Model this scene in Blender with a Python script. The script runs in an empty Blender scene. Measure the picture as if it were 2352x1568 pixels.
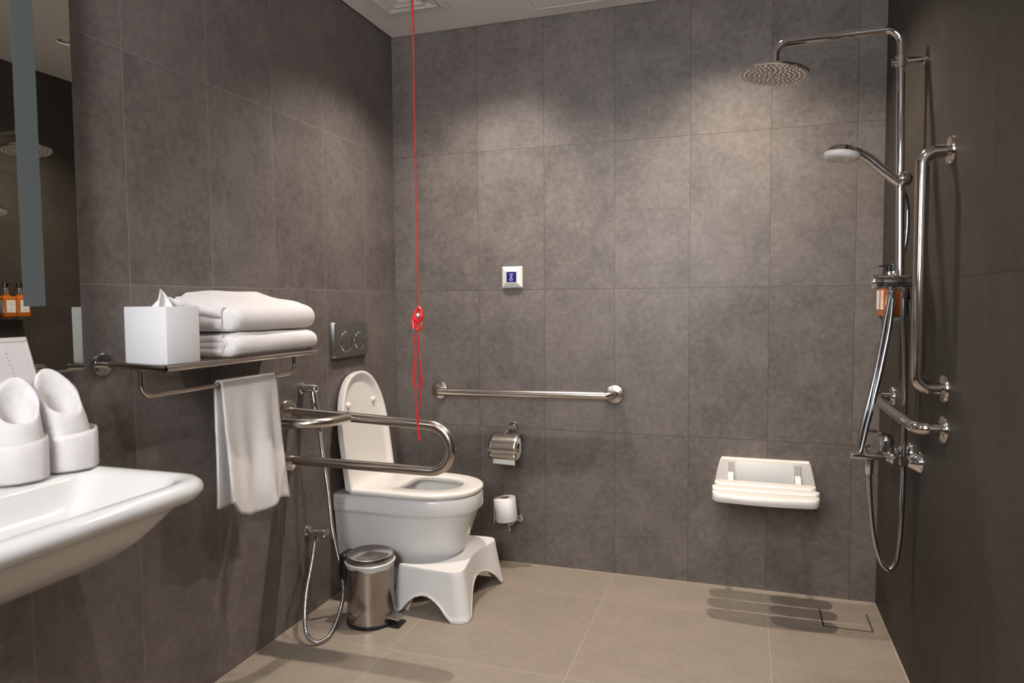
import bpy, bmesh, math, random
from mathutils import Vector, Matrix
random.seed(7)
PI = math.pi
S = bpy.context.scene
COL = S.collection

# ------------------------------------------------------------------ camera
YAW, PITCH, ROLL = .31858, -.05611, -.00761
fwd = Vector((-math.sin(YAW)*math.cos(PITCH), math.cos(YAW)*math.cos(PITCH), math.sin(PITCH)))
rgt = Vector((math.cos(YAW), math.sin(YAW), 0))
upv = rgt.cross(fwd)
rgt, upv = math.cos(ROLL)*rgt + math.sin(ROLL)*upv, -math.sin(ROLL)*rgt + math.cos(ROLL)*upv
cam = bpy.data.cameras.new('camera')
cam.sensor_width = 36.0
cam.lens = 36.0*1614.286/2352
cam.clip_start = .05
cam.dof.use_dof = True
cam.dof.focus_distance = 2.6
cam.dof.aperture_fstop = 3.5
co = bpy.data.objects.new('camera', cam)
COL.objects.link(co)
M = Matrix((rgt, upv, -fwd)).transposed().to_4x4()
M.translation = Vector((1.51413, -2.89587, 1.15039))
co.matrix_world = M
S.camera = co

# ------------------------------------------------------------------ world, exposure, main lights
W = bpy.data.worlds.new('world')
S.world = W
W.use_nodes = True
W.node_tree.nodes['Background'].inputs[0].default_value = (.98, .98, 1.0, 1)   # the bright room beyond the inner window behind the camera
W.node_tree.nodes['Background'].inputs[1].default_value = 27.0
S.view_settings.view_transform = 'Standard'
S.view_settings.look = 'None'
S.view_settings.exposure = 0.0
S.view_settings.gamma = 1.0
S.view_settings.use_curve_mapping = False
S.cycles.use_denoising = True
S.cycles.max_bounces = 8
S.cycles.caustics_reflective = False
S.cycles.caustics_refractive = False
S.cycles.sample_clamp_indirect = 4.0

ROOM_W, ROOM_H, ROOM_D = 1.99814, 2.335, 3.5
#        x     y      watts  cone(deg) blend colour
LAMPS = [(.53, -.47, 86, 120, 1.0, (1.0, .91, .82), 'over the toilet'),
         (1.49, -.45, 94, 120, 1.0, (1.0, .87, .73), 'over the shower'),
         (.58, -2.0, 9, 128, .9, (1.0, .96, .94), 'over the washbasin'),
         (1.46, -2.0, 36, 134, .9, (1.0, .95, .92), 'added as fill for the hanging towel')]  # added fill lamp, brightens the faces of towel and tissue box turned to +x


# ------------------------------------------------------------------ materials
def mat(name, base=(.8, .8, .8), rough=.5, metal=0.0, spec=.5, coat=0.0, trans=0.0, alpha=1.0):
    m = bpy.data.materials.new(name)
    m.use_nodes = True
    b = m.node_tree.nodes['Principled BSDF']
    b.inputs['Base Color'].default_value = (*base, 1)
    b.inputs['Roughness'].default_value = rough
    b.inputs['Metallic'].default_value = metal
    b.inputs['Specular IOR Level'].default_value = spec
    b.inputs['Coat Weight'].default_value = coat
    b.inputs['Coat Roughness'].default_value = .05
    b.inputs['Transmission Weight'].default_value = trans
    b.inputs['Alpha'].default_value = alpha
    return m


def nodes(m):
    return m.node_tree.nodes, m.node_tree.links, m.node_tree.nodes['Principled BSDF']


def math_node(N, L, op, a, b=None):
    n = N.new('ShaderNodeMath')
    n.operation = op
    for i, v in enumerate((a, b)):
        if v is None:
            continue
        if isinstance(v, (int, float)):
            n.inputs[i].default_value = v
        else:
            L.new(v, n.inputs[i])
    return n.outputs[0]


def tile_mat(name, uaxis, vaxis, u0, v0, tw, th, c1, c2, cjoint, rough=.42, joint=.0016, cloud=1.0, spec=.4):
    """stack-bonded stoneware tiles drawn from world position: fine joints, cloudy mottling, a tone per tile"""
    m = mat(name, c1, rough, spec=spec)
    N, L, b = nodes(m)
    g = N.new('ShaderNodeNewGeometry')
    sep = N.new('ShaderNodeSeparateXYZ')
    L.new(g.outputs['Position'], sep.inputs[0])
    u = math_node(N, L, 'DIVIDE', math_node(N, L, 'SUBTRACT', sep.outputs[uaxis], u0), tw)
    v = math_node(N, L, 'DIVIDE', math_node(N, L, 'SUBTRACT', sep.outputs[vaxis], v0), th)

    def joint_mask(t, size):
        f = math_node(N, L, 'FRACT', math_node(N, L, 'ADD', t, .5))
        d = math_node(N, L, 'ABSOLUTE', math_node(N, L, 'SUBTRACT', f, .5))
        return math_node(N, L, 'LESS_THAN', d, joint/size/2)
    jm = math_node(N, L, 'MAXIMUM', joint_mask(u, tw), joint_mask(v, th))
    cmb = N.new('ShaderNodeCombineXYZ')
    L.new(math_node(N, L, 'FLOOR', u), cmb.inputs[0])
    L.new(math_node(N, L, 'FLOOR', v), cmb.inputs[1])
    wn = N.new('ShaderNodeTexWhiteNoise')
    L.new(cmb.outputs[0], wn.inputs['Vector'])
    # each tile samples its own patch of the mottling
    off = N.new('ShaderNodeVectorMath')
    off.operation = 'MULTIPLY_ADD'
    L.new(wn.outputs['Color'], off.inputs[0])
    off.inputs[1].default_value = (7, 7, 7)
    L.new(g.outputs['Position'], off.inputs[2])
    n1 = N.new('ShaderNodeTexNoise')
    n1.inputs['Scale'].default_value = 6.5
    n1.inputs['Detail'].default_value = 8
    n1.inputs['Roughness'].default_value = .62
    L.new(off.outputs[0], n1.inputs['Vector'])
    n2 = N.new('ShaderNodeTexNoise')
    n2.inputs['Scale'].default_value = 46
    n2.inputs['Detail'].default_value = 5
    n2.inputs['Roughness'].default_value = .7
    L.new(off.outputs[0], n2.inputs['Vector'])
    f = math_node(N, L, 'ADD', math_node(N, L, 'MULTIPLY', n1.outputs[0], 1.15*cloud), math_node(N, L, 'MULTIPLY', n2.outputs[0], 1.15*cloud))
    f = math_node(N, L, 'ADD', f, math_node(N, L, 'MULTIPLY', wn.outputs['Value'], .22))
    f = math_node(N, L, 'SUBTRACT', f, 1.15*cloud + .11 - .5)
    cl = N.new('ShaderNodeClamp')
    L.new(f, cl.inputs[0])
    mx = N.new('ShaderNodeMix')
    mx.data_type = 'RGBA'
    L.new(cl.outputs[0], mx.inputs[0])
    mx.inputs[6].default_value = (*c1, 1)
    mx.inputs[7].default_value = (*c2, 1)
    mj = N.new('ShaderNodeMix')
    mj.data_type = 'RGBA'
    L.new(math_node(N, L, 'MULTIPLY', jm, .8), mj.inputs[0])
    L.new(mx.outputs[2], mj.inputs[6])
    mj.inputs[7].default_value = (*cjoint, 1)
    L.new(mj.outputs[2], b.inputs['Base Color'])
    bp = N.new('ShaderNodeBump')
    bp.inputs['Strength'].default_value = .06
    bp.inputs['Distance'].default_value = .004
    L.new(n2.outputs[0], bp.inputs['Height'])
    L.new(bp.outputs[0], b.inputs['Normal'])
    return m


def bumpy(m, scale, strength, dist=.003, detail=3):
    N, L, b = nodes(m)
    n = N.new('ShaderNodeTexNoise')
    n.inputs['Scale'].default_value = scale
    n.inputs['Detail'].default_value = detail
    tc = N.new('ShaderNodeTexCoord')
    L.new(tc.outputs['Object'], n.inputs['Vector'])
    bp = N.new('ShaderNodeBump')
    bp.inputs['Strength'].default_value = strength
    bp.inputs['Distance'].default_value = dist
    L.new(n.outputs[0], bp.inputs['Height'])
    L.new(bp.outputs[0], b.inputs['Normal'])
    return m


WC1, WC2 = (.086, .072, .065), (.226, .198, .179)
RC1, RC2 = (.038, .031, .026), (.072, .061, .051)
M_back = tile_mat('stoneware_back', 0, 2, .40686, 1.802, .3, .6, WC1, WC2, (.055, .044, .038), joint=.0022)
M_left = tile_mat('stoneware_left', 1, 2, -.5669, 1.802, .3, .6, WC1, WC2, (.33, .30, .285), joint=.0015)
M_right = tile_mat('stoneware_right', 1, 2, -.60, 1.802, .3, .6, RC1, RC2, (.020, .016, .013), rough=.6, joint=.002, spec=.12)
M_floor = tile_mat('stoneware_floor', 0, 1, 1.00686, -.262, .6, .6, (.25, .205, .162), (.40, .338, .272), (.48, .41, .34), rough=.38, joint=.0026, cloud=.75)
M_ceil = bumpy(mat('ceiling_paint', (.90, .865, .85), .85), 300, .03)
M_void = mat('dark_gap', (.01, .009, .008), .9)
M_ceramic = mat('glazed_ceramic', (.80, .795, .785), .12, spec=.55, coat=.3)
M_seat = mat('seat_plastic', (.86, .83, .79), .22)
M_plastic = mat('white_plastic', (.85, .84, .825), .33)
M_cream = mat('ivory_plastic', (.86, .82, .77), .28)
M_greyplastic = mat('pale_grey_plastic', (.52, .51, .49), .5)
M_chrome = mat('chrome', (.80, .80, .81), .05, 1.0)
M_satin = mat('satin_chrome', (.40, .40, .395), .34, 1.0)
M_towel = bumpy(mat('terry_cotton', (.87, .845, .835), .95, spec=.1), 420, .55, .004, 4)
M_tissue = mat('tissue_paper', (.92, .91, .90), .8, spec=.1)
M_boxwhite = mat('white_acrylic', (.83, .83, .84), .35)
M_black = mat('black_plastic', (.008, .008, .009), .35)
M_blackbox = mat('black_gloss', (.012, .011, .011), .12)
M_rubber = mat('black_rubber', (.012, .012, .012), .6)
M_red = mat('red_cord', (.62, .018, .018), .6)
M_redp = mat('red_plastic', (.85, .015, .012), .3)
M_amber = mat('amber_liquid', (.58, .14, .006), .15, spec=.6, trans=.35)
M_label = mat('label_paper', (.80, .76, .72), .6)
M_clear = mat('clear_acrylic', (.9, .93, .93), .08, trans=.9)
M_blue = mat('blue_enamel', (.006, .008, .16), .5, spec=.2)
M_white = mat('white_print', (.85, .86, .92), .5)
M_ink = mat('grey_ink', (.42, .39, .38), .7)
M_dark_ink = mat('dark_ink', (.03, .025, .025), .5)
M_gold = mat('gold_foil', (.55, .40, .22), .35, .6)
M_cardw = mat('card_white', (.86, .82, .80), .55)
M_creamp = mat('cream_print', (.72, .66, .52), .5)
M_bag = mat('thin_film', (.62, .63, .62), .3)
M_frost = mat('frosted_glass', (.085, .10, .098), .55)
M_mirror = mat('mirror_silver', (.72, .74, .70), .0, 1.0)
M_glassedge = mat('glass_edge', (.30, .36, .34), .08, .7)
M_water = mat('water', (.75, .78, .78), .03, trans=.8)


def brushed(name, base, rough, axis):
    m = mat(name, base, rough, 1.0)
    N, L, b = nodes(m)
    tc = N.new('ShaderNodeTexCoord')
    mp = N.new('ShaderNodeMapping')
    sc = [900, 900, 900]
    sc[axis] = 6
    mp.inputs['Scale'].default_value = sc
    L.new(tc.outputs['Object'], mp.inputs[0])
    n = N.new('ShaderNodeTexNoise')
    n.inputs['Scale'].default_value = 1
    L.new(mp.outputs[0], n.inputs['Vector'])
    mr = N.new('ShaderNodeMapRange')
    mr.inputs[3].default_value = rough*.8
    mr.inputs[4].default_value = rough*1.25
    L.new(n.outputs[0], mr.inputs[0])
    L.new(mr.outputs[0], b.inputs['Roughness'])
    return m


M_steel = brushed('brushed_steel', (.60, .55, .50), .24, 0)
M_steelv = brushed('brushed_steel_upright', (.58, .53, .48), .22, 2)
M_binsteel = brushed('brushed_bin_steel', (.44, .40, .375), .2, 2)
M_polish = mat('polished_steel', (.66, .62, .58), .10, 1.0)
M_lidsteel = mat('spun_lid_steel', (.52, .48, .46), .3, 1.0)
M_lidsteel.node_tree.nodes['Principled BSDF'].inputs['Anisotropic'].default_value = .85
_N, _L, _b = nodes(M_lidsteel)
_t = _N.new('ShaderNodeTangent')
_t.direction_type = 'RADIAL'
_t.axis = 'Z'
_L.new(_t.outputs[0], _b.inputs['Tangent'])
M_binsteel.node_tree.nodes['Principled BSDF'].inputs['Anisotropic'].default_value = .6
_N, _L, _b = nodes(M_binsteel)
_t = _N.new('ShaderNodeTangent')
_t.direction_type = 'RADIAL'
_t.axis = 'Z'
_L.new(_t.outputs[0], _b.inputs['Tangent'])


def ribbed(name, base, rough, per_m):
    """a metal hose: fine spiral ribs as bump along its length (UV v = metres along it)"""
    m = mat(name, base, rough, 1.0)
    N, L, b = nodes(m)
    at = N.new('ShaderNodeUVMap')
    sp = N.new('ShaderNodeSeparateXYZ')
    L.new(at.outputs[0], sp.inputs[0])
    s = math_node(N, L, 'SINE', math_node(N, L, 'MULTIPLY', sp.outputs[1], per_m*2*PI))
    bp = N.new('ShaderNodeBump')
    bp.inputs['Strength'].default_value = .5
    bp.inputs['Distance'].default_value = .001
    L.new(s, bp.inputs['Height'])
    L.new(bp.outputs[0], b.inputs['Normal'])
    return m


M_hose = ribbed('ribbed_hose', (.66, .66, .67), .16, 250)
M_hosesm = mat('smooth_hose', (.50, .50, .51), .2, 1.0)


def emit(name, col, strength):
    m = mat(name, (.8, .8, .8), .5)
    b = m.node_tree.nodes['Principled BSDF']
    b.inputs['Emission Color'].default_value = (*col, 1)
    b.inputs['Emission Strength'].default_value = strength
    return m


# ------------------------------------------------------------------ mesh helpers
def tag(o, label=None, cat=None, group=None, kind=None):
    if label: o['label'] = label
    if cat: o['category'] = cat
    if group: o['group'] = group
    if kind: o['kind'] = kind
    return o


def root(name, loc, label, cat, group=None):
    o = bpy.data.objects.new(name, None)
    o.empty_display_size = .05
    o.location = loc
    COL.objects.link(o)
    return tag(o, label, cat, group)


def base_of(o):
    while o.parent is not None:
        o = o.parent
    return Vector(o.location)


def part(name, bm, m, parent=None, smooth=True, label=None, auto=40):
    """link a bmesh built in world coordinates as one object (a child keeps its place under its thing)"""
    if parent is not None:
        bmesh.ops.translate(bm, verts=bm.verts, vec=-base_of(parent))
    bmesh.ops.recalc_face_normals(bm, faces=bm.faces)
    me = bpy.data.meshes.new(name)
    if smooth:
        ang = math.radians(auto)
        for f in bm.faces:
            f.smooth = True
        for e in bm.edges:
            if len(e.link_faces) == 2 and e.calc_face_angle(0) > ang:
                e.smooth = False
    bm.to_mesh(me)
    bm.free()
    ms = m if isinstance(m, (list, tuple)) else [m]
    for x in ms:
        me.materials.append(x)
    o = bpy.data.objects.new(name, me)
    COL.objects.link(o)
    if parent is not None:
        o.parent = parent
    if label:
        o['label'] = label
    return o


def BM():
    return bmesh.new()


def box(bm, x0, x1, y0, y1, z0, z1, bev=0.0, seg=2):
    r = bmesh.ops.create_cube(bm, size=1)
    vs = r['verts']
    for v in vs:
        v.co = Vector(((x0+x1)/2 + v.co.x*(x1-x0), (y0+y1)/2 + v.co.y*(y1-y0), (z0+z1)/2 + v.co.z*(z1-z0)))
    if bev:
        es = list({e for v in vs for e in v.link_edges})
        bmesh.ops.bevel(bm, geom=es, offset=bev, segments=seg, profile=.5, affect='EDGES')
    return bm


def smooth_path(pts, n=10):
    P = [Vector(p) for p in pts]
    if len(P) < 3:
        return P
    out = []
    Q = [2*P[0]-P[1]] + P + [2*P[-1]-P[-2]]
    for i in range(1, len(Q)-2):
        p0, p1, p2, p3 = Q[i-1:i+3]
        d1 = max((p1-p0).length, 1e-6)**.5
        d2 = max((p2-p1).length, 1e-6)**.5
        d3 = max((p3-p2).length, 1e-6)**.5
        m1 = d2*((p1-p0)/d1 - (p2-p0)/(d1+d2) + (p2-p1)/d2)
        m2 = d2*((p2-p1)/d2 - (p3-p1)/(d2+d3) + (p3-p2)/d3)
        for k in range(n):
            t = k/n
            out.append(p1*(2*t**3-3*t**2+1) + m1*(t**3-2*t**2+t) + p2*(-2*t**3+3*t**2) + m2*(t**3-t**2))
    out.append(P[-1])
    return out


def round_path(pts, r, n=8):
    """straight runs joined by arcs of radius r"""
    P = [Vector(p) for p in pts]
    out = [P[0]]
    for i in range(1, len(P)-1):
        a, b, c = P[i-1], P[i], P[i+1]
        u, v = (a-b).normalized(), (c-b).normalized()
        ang = u.angle(v)
        rr = r[i-1] if isinstance(r, (list, tuple)) else r
        d = min(rr/math.tan(ang/2), .49*(a-b).length, .49*(c-b).length)
        rad = d*math.tan(ang/2)
        ctr = b + (u+v).normalized()*(rad/math.sin(ang/2))
        s, e = b+u*d, b+v*d
        s0, e0 = (s-ctr), (e-ctr)
        tot = s0.angle(e0)
        ax = s0.cross(e0).normalized()
        for k in range(n+1):
            out.append(ctr + Matrix.Rotation(tot*k/n, 3, ax) @ s0)
    out.append(P[-1])
    return out


def tube(bm, path, r, seg=16, cap=True):
    P = [Vector(p) for p in path]
    uv = bm.loops.layers.uv.verify()
    rs = r if isinstance(r, (list, tuple)) else [r]*len(P)
    T = []
    for i in range(len(P)):
        a = P[min(i+1, len(P)-1)] - P[max(i-1, 0)]
        T.append(a.normalized() if a.length > 1e-9 else Vector((0, 0, 1)))
    nrm = T[0].orthogonal().normalized()
    rings = []
    dist = [0]
    for i in range(1, len(P)):
        dist.append(dist[-1] + (P[i]-P[i-1]).length)
    for i in range(len(P)):
        if i:
            q = T[i-1].rotation_difference(T[i])
            nrm = q @ nrm
            nrm = (nrm - T[i]*nrm.dot(T[i])).normalized()
        bi = T[i].cross(nrm)
        rings.append([bm.verts.new(P[i] + (nrm*math.cos(2*PI*k/seg) + bi*math.sin(2*PI*k/seg))*rs[i]) for k in range(seg)])
    for i in range(len(P)-1):
        for k in range(seg):
            f = bm.faces.new((rings[i][k], rings[i][(k+1) % seg], rings[i+1][(k+1) % seg], rings[i+1][k]))
            for l, (uu, vv) in zip(f.loops, ((k, i), (k+1, i), (k+1, i+1), (k, i+1))):
                l[uv].uv = (uu/seg, dist[vv])
    if cap:
        bm.faces.new(rings[0][::-1])
        bm.faces.new(rings[-1])
    return bm


def lathe(bm, prof, c=(0, 0, 0), axis=(0, 0, 1), seg=32, cap=True):
    """prof: (radius, height along axis) pairs"""
    ax = Vector(axis).normalized()
    n = ax.orthogonal().normalized()
    b = ax.cross(n)
    c = Vector(c)
    rings = []
    for r, h in prof:
        if r < 1e-6:
            rings.append([bm.verts.new(c + ax*h)])
        else:
            rings.append([bm.verts.new(c + ax*h + (n*math.cos(2*PI*k/seg) + b*math.sin(2*PI*k/seg))*r) for k in range(seg)])
    for A, B in zip(rings, rings[1:]):
        for k in range(seg):
            k2 = (k+1) % seg
            if len(A) == 1 and len(B) == 1:
                continue
            if len(A) == 1:
                bm.faces.new((A[0], B[k2], B[k]))
            elif len(B) == 1:
                bm.faces.new((A[k], A[k2], B[0]))
            else:
                bm.faces.new((A[k], A[k2], B[k2], B[k]))
    if cap:
        if len(rings[0]) > 1:
            bm.faces.new(rings[0][::-1])
        if len(rings[-1]) > 1:
            bm.faces.new(rings[-1])
    return bm


def loft(bm, rings, cap0=True, cap1=True, closed=True):
    R = [[bm.verts.new(Vector(p)) for p in ring] for ring in rings]
    n = len(R[0])
    for A, B in zip(R, R[1:]):
        for k in range(n if closed else n-1):
            bm.faces.new((A[k], A[(k+1) % n], B[(k+1) % n], B[k]))
    if cap0:
        bm.faces.new(R[0][::-1])
    if cap1:
        bm.faces.new(R[-1])
    return R


def grid(bm, nu, nv, fn):
    V = [[bm.verts.new(Vector(fn(i/(nu-1), j/(nv-1)))) for j in range(nv)] for i in range(nu)]
    for i in range(nu-1):
        for j in range(nv-1):
            bm.faces.new((V[i][j], V[i+1][j], V[i+1][j+1], V[i][j+1]))
    return V


def thicken(o, t, offset=-1):
    m = o.modifiers.new('thickness', 'SOLIDIFY')
    m.thickness = t
    m.offset = offset
    return o


def subsurf(o, lv=1):
    m = o.modifiers.new('smooth', 'SUBSURF')
    m.levels = m.render_levels = lv
    return o


def dshape(x0, x1, w, yc, n=40, p=2.4, rc=.02, frontlen=None):
    """D outline seen from above: straight back at x0, sides, rounded nose at x1"""
    fl = frontlen or w*1.35
    xm = x1 - fl
    pts = []
    for k in range(5):                       # rear corner, near side
        a = PI/2*k/4
        pts.append((x0 + rc - rc*math.cos(a), yc - w + rc - rc*math.sin(a)))
    for k in range(1, 5):
        pts.append((x0 + rc + (xm-x0-rc)*k/5, yc - w))
    for k in range(n+1):
        a = -PI/2 + PI*k/n
        ca, sa = math.cos(a), math.sin(a)
        pts.append((xm + fl*abs(ca)**(2/p), yc + w*math.copysign(abs(sa)**(2/p), sa)))
    for k in range(4, 0, -1):
        pts.append((x0 + rc + (xm-x0-rc)*k/5, yc + w))
    for k in range(5):
        a = PI/2*(4-k)/4
        pts.append((x0 + rc - rc*math.cos(a), yc + w - rc + rc*math.sin(a)))
    return pts


def at(pts, z):
    return [(x, y, z) for x, y in pts]


# ------------------------------------------------------------------ the room
def struct(name, bm, m, smooth=False):
    return tag(part(name, bm, m, None, smooth), kind='structure')


T = .12
struct('floor', box(BM(), -T, ROOM_W+T, -ROOM_D-T, T, -.15, 0), M_floor)
struct('wall_back', box(BM(), -T, ROOM_W+T, 0, T, 0, 2.42), M_back)
struct('wall_left', box(BM(), -T, 0, -ROOM_D, 0, 0, 2.42), M_left)
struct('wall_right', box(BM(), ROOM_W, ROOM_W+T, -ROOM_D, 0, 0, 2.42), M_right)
bm = BM()                                     # inner window to the bright room behind the camera
DX0, DX1, DZ0, DZ1 = .60, 1.35, 1.32, 2.15
box(bm, -T, DX0, -ROOM_D-T, -ROOM_D, 0, 2.42)
box(bm, DX1, ROOM_W+T, -ROOM_D-T, -ROOM_D, 0, 2.42)
box(bm, DX0, DX1, -ROOM_D-T, -ROOM_D, DZ1, 2.42)
box(bm, DX0, DX1, -ROOM_D-T, -ROOM_D, 0, DZ0)
struct('wall_front', bm, M_back)
g = .006                                      # shadow gap round the ceiling board
ceil = struct('ceiling', box(BM(), g, ROOM_W-g, -ROOM_D+g, -g, ROOM_H, ROOM_H+.012), M_ceil)
for lx, ly, *_ in LAMPS:                      # cut the round openings of the recessed lamps
    bmc = BM()
    lathe(bmc, [(.040, -.03), (.040, .05)], (lx, ly, ROOM_H), seg=40)
    cut = part('opening', bmc, M_ceil, None, False)
    md = ceil.modifiers.new('opening', 'BOOLEAN')
    md.operation = 'DIFFERENCE'
    md.object = cut
    md.solver = 'EXACT'
    me = bpy.data.meshes.new_from_object(ceil.evaluated_get(bpy.context.evaluated_depsgraph_get()))
    ceil.modifiers.clear()
    ceil.data = me
    bpy.data.objects.remove(cut)
struct('trim_1', box(BM(), -T, ROOM_W+T, -ROOM_D-T, T, 2.42, 2.46), M_void)
# pale sealant lines where walls meet floor
bm = BM()
box(bm, 0, .004, -ROOM_D, 0, 0, .004)
box(bm, ROOM_W-.004, ROOM_W, -ROOM_D, 0, 0, .004)
box(bm, .004, ROOM_W-.004, -.004, 0, 0, .004)
struct('trim_2', bm, mat('sealant', (.46, .39, .32), .6))

# ------------------------------------------------------------------ downlights
for lx, ly, watts, cone, blend, col, where in LAMPS:
    t = root('downlight', (lx, ly, ROOM_H), 'round recessed ceiling downlight ' + where, 'ceiling light', 'ceiling downlights')
    bm = BM()
    lathe(bm, [(.0395, .012), (.0395, -.0005), (.041, -.003), (.047, -.003), (.049, 0)], (lx, ly, ROOM_H), cap=False)
    part('trim_ring', bm, M_plastic, t)
    bm = BM()
    lathe(bm, [(.0393, .0), (.038, .070), (0, .070)], (lx, ly, ROOM_H), cap=False)
    part('baffle', bm, M_black, t)
    bm = BM()
    lathe(bm, [(0, .062), (.030, .062), (.030, .069)], (lx, ly, ROOM_H), cap=False)
    part('lens', bm, emit('lamp_lens', col, 40), t)
    ld = bpy.data.lights.new('downlight_beam', 'SPOT')
    ld.energy = watts
    ld.spot_size = math.radians(cone)
    ld.spot_blend = blend
    ld.shadow_soft_size = .016
    ld.color = col
    lo = bpy.data.objects.new('downlight_beam', ld)
    lo.location = (0, 0, -.006)
    lo.parent = t
    COL.objects.link(lo)

# ------------------------------------------------------------------ ceiling fittings
t = root('air_vent', (.238, -.365, ROOM_H), 'white square four-way air diffuser on the ceiling', 'air vent')
vx, vy = .237, -.370
bm = BM()


def sq_ring(bm, h0, z0, h1, z1):
    a = [bm.verts.new((vx+sx*h0, vy+sy*h0, z0)) for sx, sy in ((-1, -1), (1, -1), (1, 1), (-1, 1))]
    b = [bm.verts.new((vx+sx*h1, vy+sy*h1, z1)) for sx, sy in ((-1, -1), (1, -1), (1, 1), (-1, 1))]
    for k in range(4):
        bm.faces.new((a[k], a[(k+1) % 4], b[(k+1) % 4], b[k]))


zc = ROOM_H
sq_ring(bm, .150, zc, .150, zc-.005)
sq_ring(bm, .150, zc-.005, .116, zc-.007)
sq_ring(bm, .116, zc-.007, .116, zc)
part('frame', bm, M_plastic, t, smooth=False)
for k, h in enumerate((.113, .072, .034)):
    bm = BM()
    sq_ring(bm, h, zc-.008, h-.006, zc-.009)
    sq_ring(bm, h-.006, zc-.009, max(h-.036, .001), zc-.001)
    sq_ring(bm, h, zc-.008, h-.002, zc-.004)
    part('louvre', bm, M_plastic, t, smooth=False)
bm = BM()
sq_ring(bm, .118, zc-.0005, .001, zc-.0005)
part('duct', bm, M_greyplastic, t, smooth=False)
t = root('access_panel', (.92, -.30, ROOM_H), 'flush square access panel in the white ceiling', 'panel')


def rrect(cx, cy, hx, hy, r, n=6):
    pts = []
    for sx, sy, a0 in ((1, 1, 0), (-1, 1, PI/2), (-1, -1, PI), (1, -1, 3*PI/2)):
        for k in range(n+1):
            a = a0 + PI/2*k/n
            pts.append((cx+sx*(hx-r)+r*math.cos(a), cy+sy*(hy-r)+r*math.sin(a)))
    return pts


bm = BM()
loft(bm, [at(rrect(.915, -.305, .225, .225, .03), zc), at(rrect(.915, -.305, .225, .225, .03), zc-.003),
          at(rrect(.915, -.305, .221, .221, .028), zc-.004), at(rrect(.915, -.305, .214, .214, .025), zc-.004),
          at(rrect(.915, -.305, .211, .211, .024), zc-.0005)], cap0=False, cap1=False)
part('frame', bm, M_ceil, t, smooth=False)
bm = BM()
loft(bm, [at(rrect(.915, -.305, .2095, .2095, .023), zc), at(rrect(.915, -.305, .2095, .2095, .023), zc-.003)], cap0=False)
part('hatch', bm, M_ceil, t, smooth=False)

# ------------------------------------------------------------------ red emergency cord
cx, cy = .546, -.90
t = root('pull_cord', (cx, cy, ROOM_H), 'red emergency pull cord hanging from the ceiling in front of the toilet', 'pull cord')
bm = BM()
lathe(bm, [(0, -.03), (.012, -.03), (.03, -.024), (.036, -.004), (.036, 0)], (cx, cy, ROOM_H), cap=False)
part('ceiling_switch', bm, M_plastic, t)
bm = BM()
tube(bm, smooth_path([(cx, cy, 2.31), (cx-.0015, cy, 1.9), (cx, cy, 1.5), (cx+.001, cy, 1.135)], 8), .0023, 8)
pa, pb = [], []
for k in range(60):                           # the second strand twists loosely round the first near the ceiling
    z = 2.31 - .33*k/59
    a = k*.22
    pa.append((cx-.0008+.0035*math.sin(a), cy+.0035*math.cos(a), z))
tube(bm, pa, .0018, 6)
part('cord', bm, M_red, t)
bm = BM()
tube(bm, smooth_path([(cx+.002, cy, 1.135), (cx+.014, cy-.004, 1.126), (cx+.017, cy-.006, 1.108), (cx+.008, cy-.006, 1.092), (cx-.004, cy-.004, 1.096),
                      (cx-.010, cy, 1.112), (cx-.004, cy+.003, 1.128), (cx+.006, cy+.004, 1.132)], 8), .0052, 10)
tube(bm, smooth_path([(cx+.005, cy, 1.100), (cx+.013, cy, 1.085), (cx+.010, cy, 1.070), (cx-.001, cy, 1.066), (cx-.004, cy, 1.078), (cx+.004, cy, 1.092)], 8), .0036, 8)
tube(bm, smooth_path([(cx-.006, cy, 1.118), (cx-.015, cy-.002, 1.098), (cx-.013, cy-.002, 1.070)], 6), .0055, 8)
part('cleat', bm, M_redp, t)
bm = BM()
lathe(bm, [(0, .007), (.004, .0065), (.0065, .003), (.0065, -.002)], (cx+.006, cy-.008, 1.112), (0, -1, 0), 16)
part('button', bm, M_white, t, label='white bead in the knot')
bm = BM()
lathe(bm, [(.0022, 0), (.0022, .02)], (cx-.0135, cy-.002, 1.05), (0, 0, 1), 10)
part('ferrule', bm, M_clear, t)
bm = BM()
tube(bm, smooth_path([(cx-.012, cy, 1.052), (cx-.0105, cy, .985), (cx-.019, cy, .935), (cx-.020, cy, .90), (cx-.008, cy, .888), (cx+.008, cy, .889),
                      (cx+.0105, cy, .915), (cx+.006, cy, .965), (cx+.001, cy, 1.0), (cx+.002, cy, 1.068)], 8), .0023, 8)
tube(bm, smooth_path([(cx-.008, cy-.003, 1.055), (cx-.009, cy-.003, .98), (cx-.011, cy-.003, .87), (cx-.007, cy-.003, .79), (cx-.003, cy-.003, .742)], 8), .0021, 8)
tube(bm, smooth_path([(cx+.003, cy-.003, 1.066), (cx+.006, cy-.003, .95), (cx+.007, cy-.003, .86), (cx+.001, cy-.003, .80), (cx-.003, cy-.003, .75),
                      (cx+.002, cy-.003, .722)], 8), .0021, 8)
tube(bm, smooth_path([(cx-.004, cy-.003, .76), (cx-.001, cy-.003, .735), (cx+.003, cy-.003, .715)], 6), .0038, 8)
part('loops', bm, M_red, t)


# ------------------------------------------------------------------ rails
def flange(bm, c, axis, r=.040, h=.012, tr=.0165):
    lathe(bm, [(r, 0), (r, h*.35), (r*.93, h*.75), (r*.62, h), (tr, h*1.1)], c, axis, 32, cap=False)
    return bm


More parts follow.
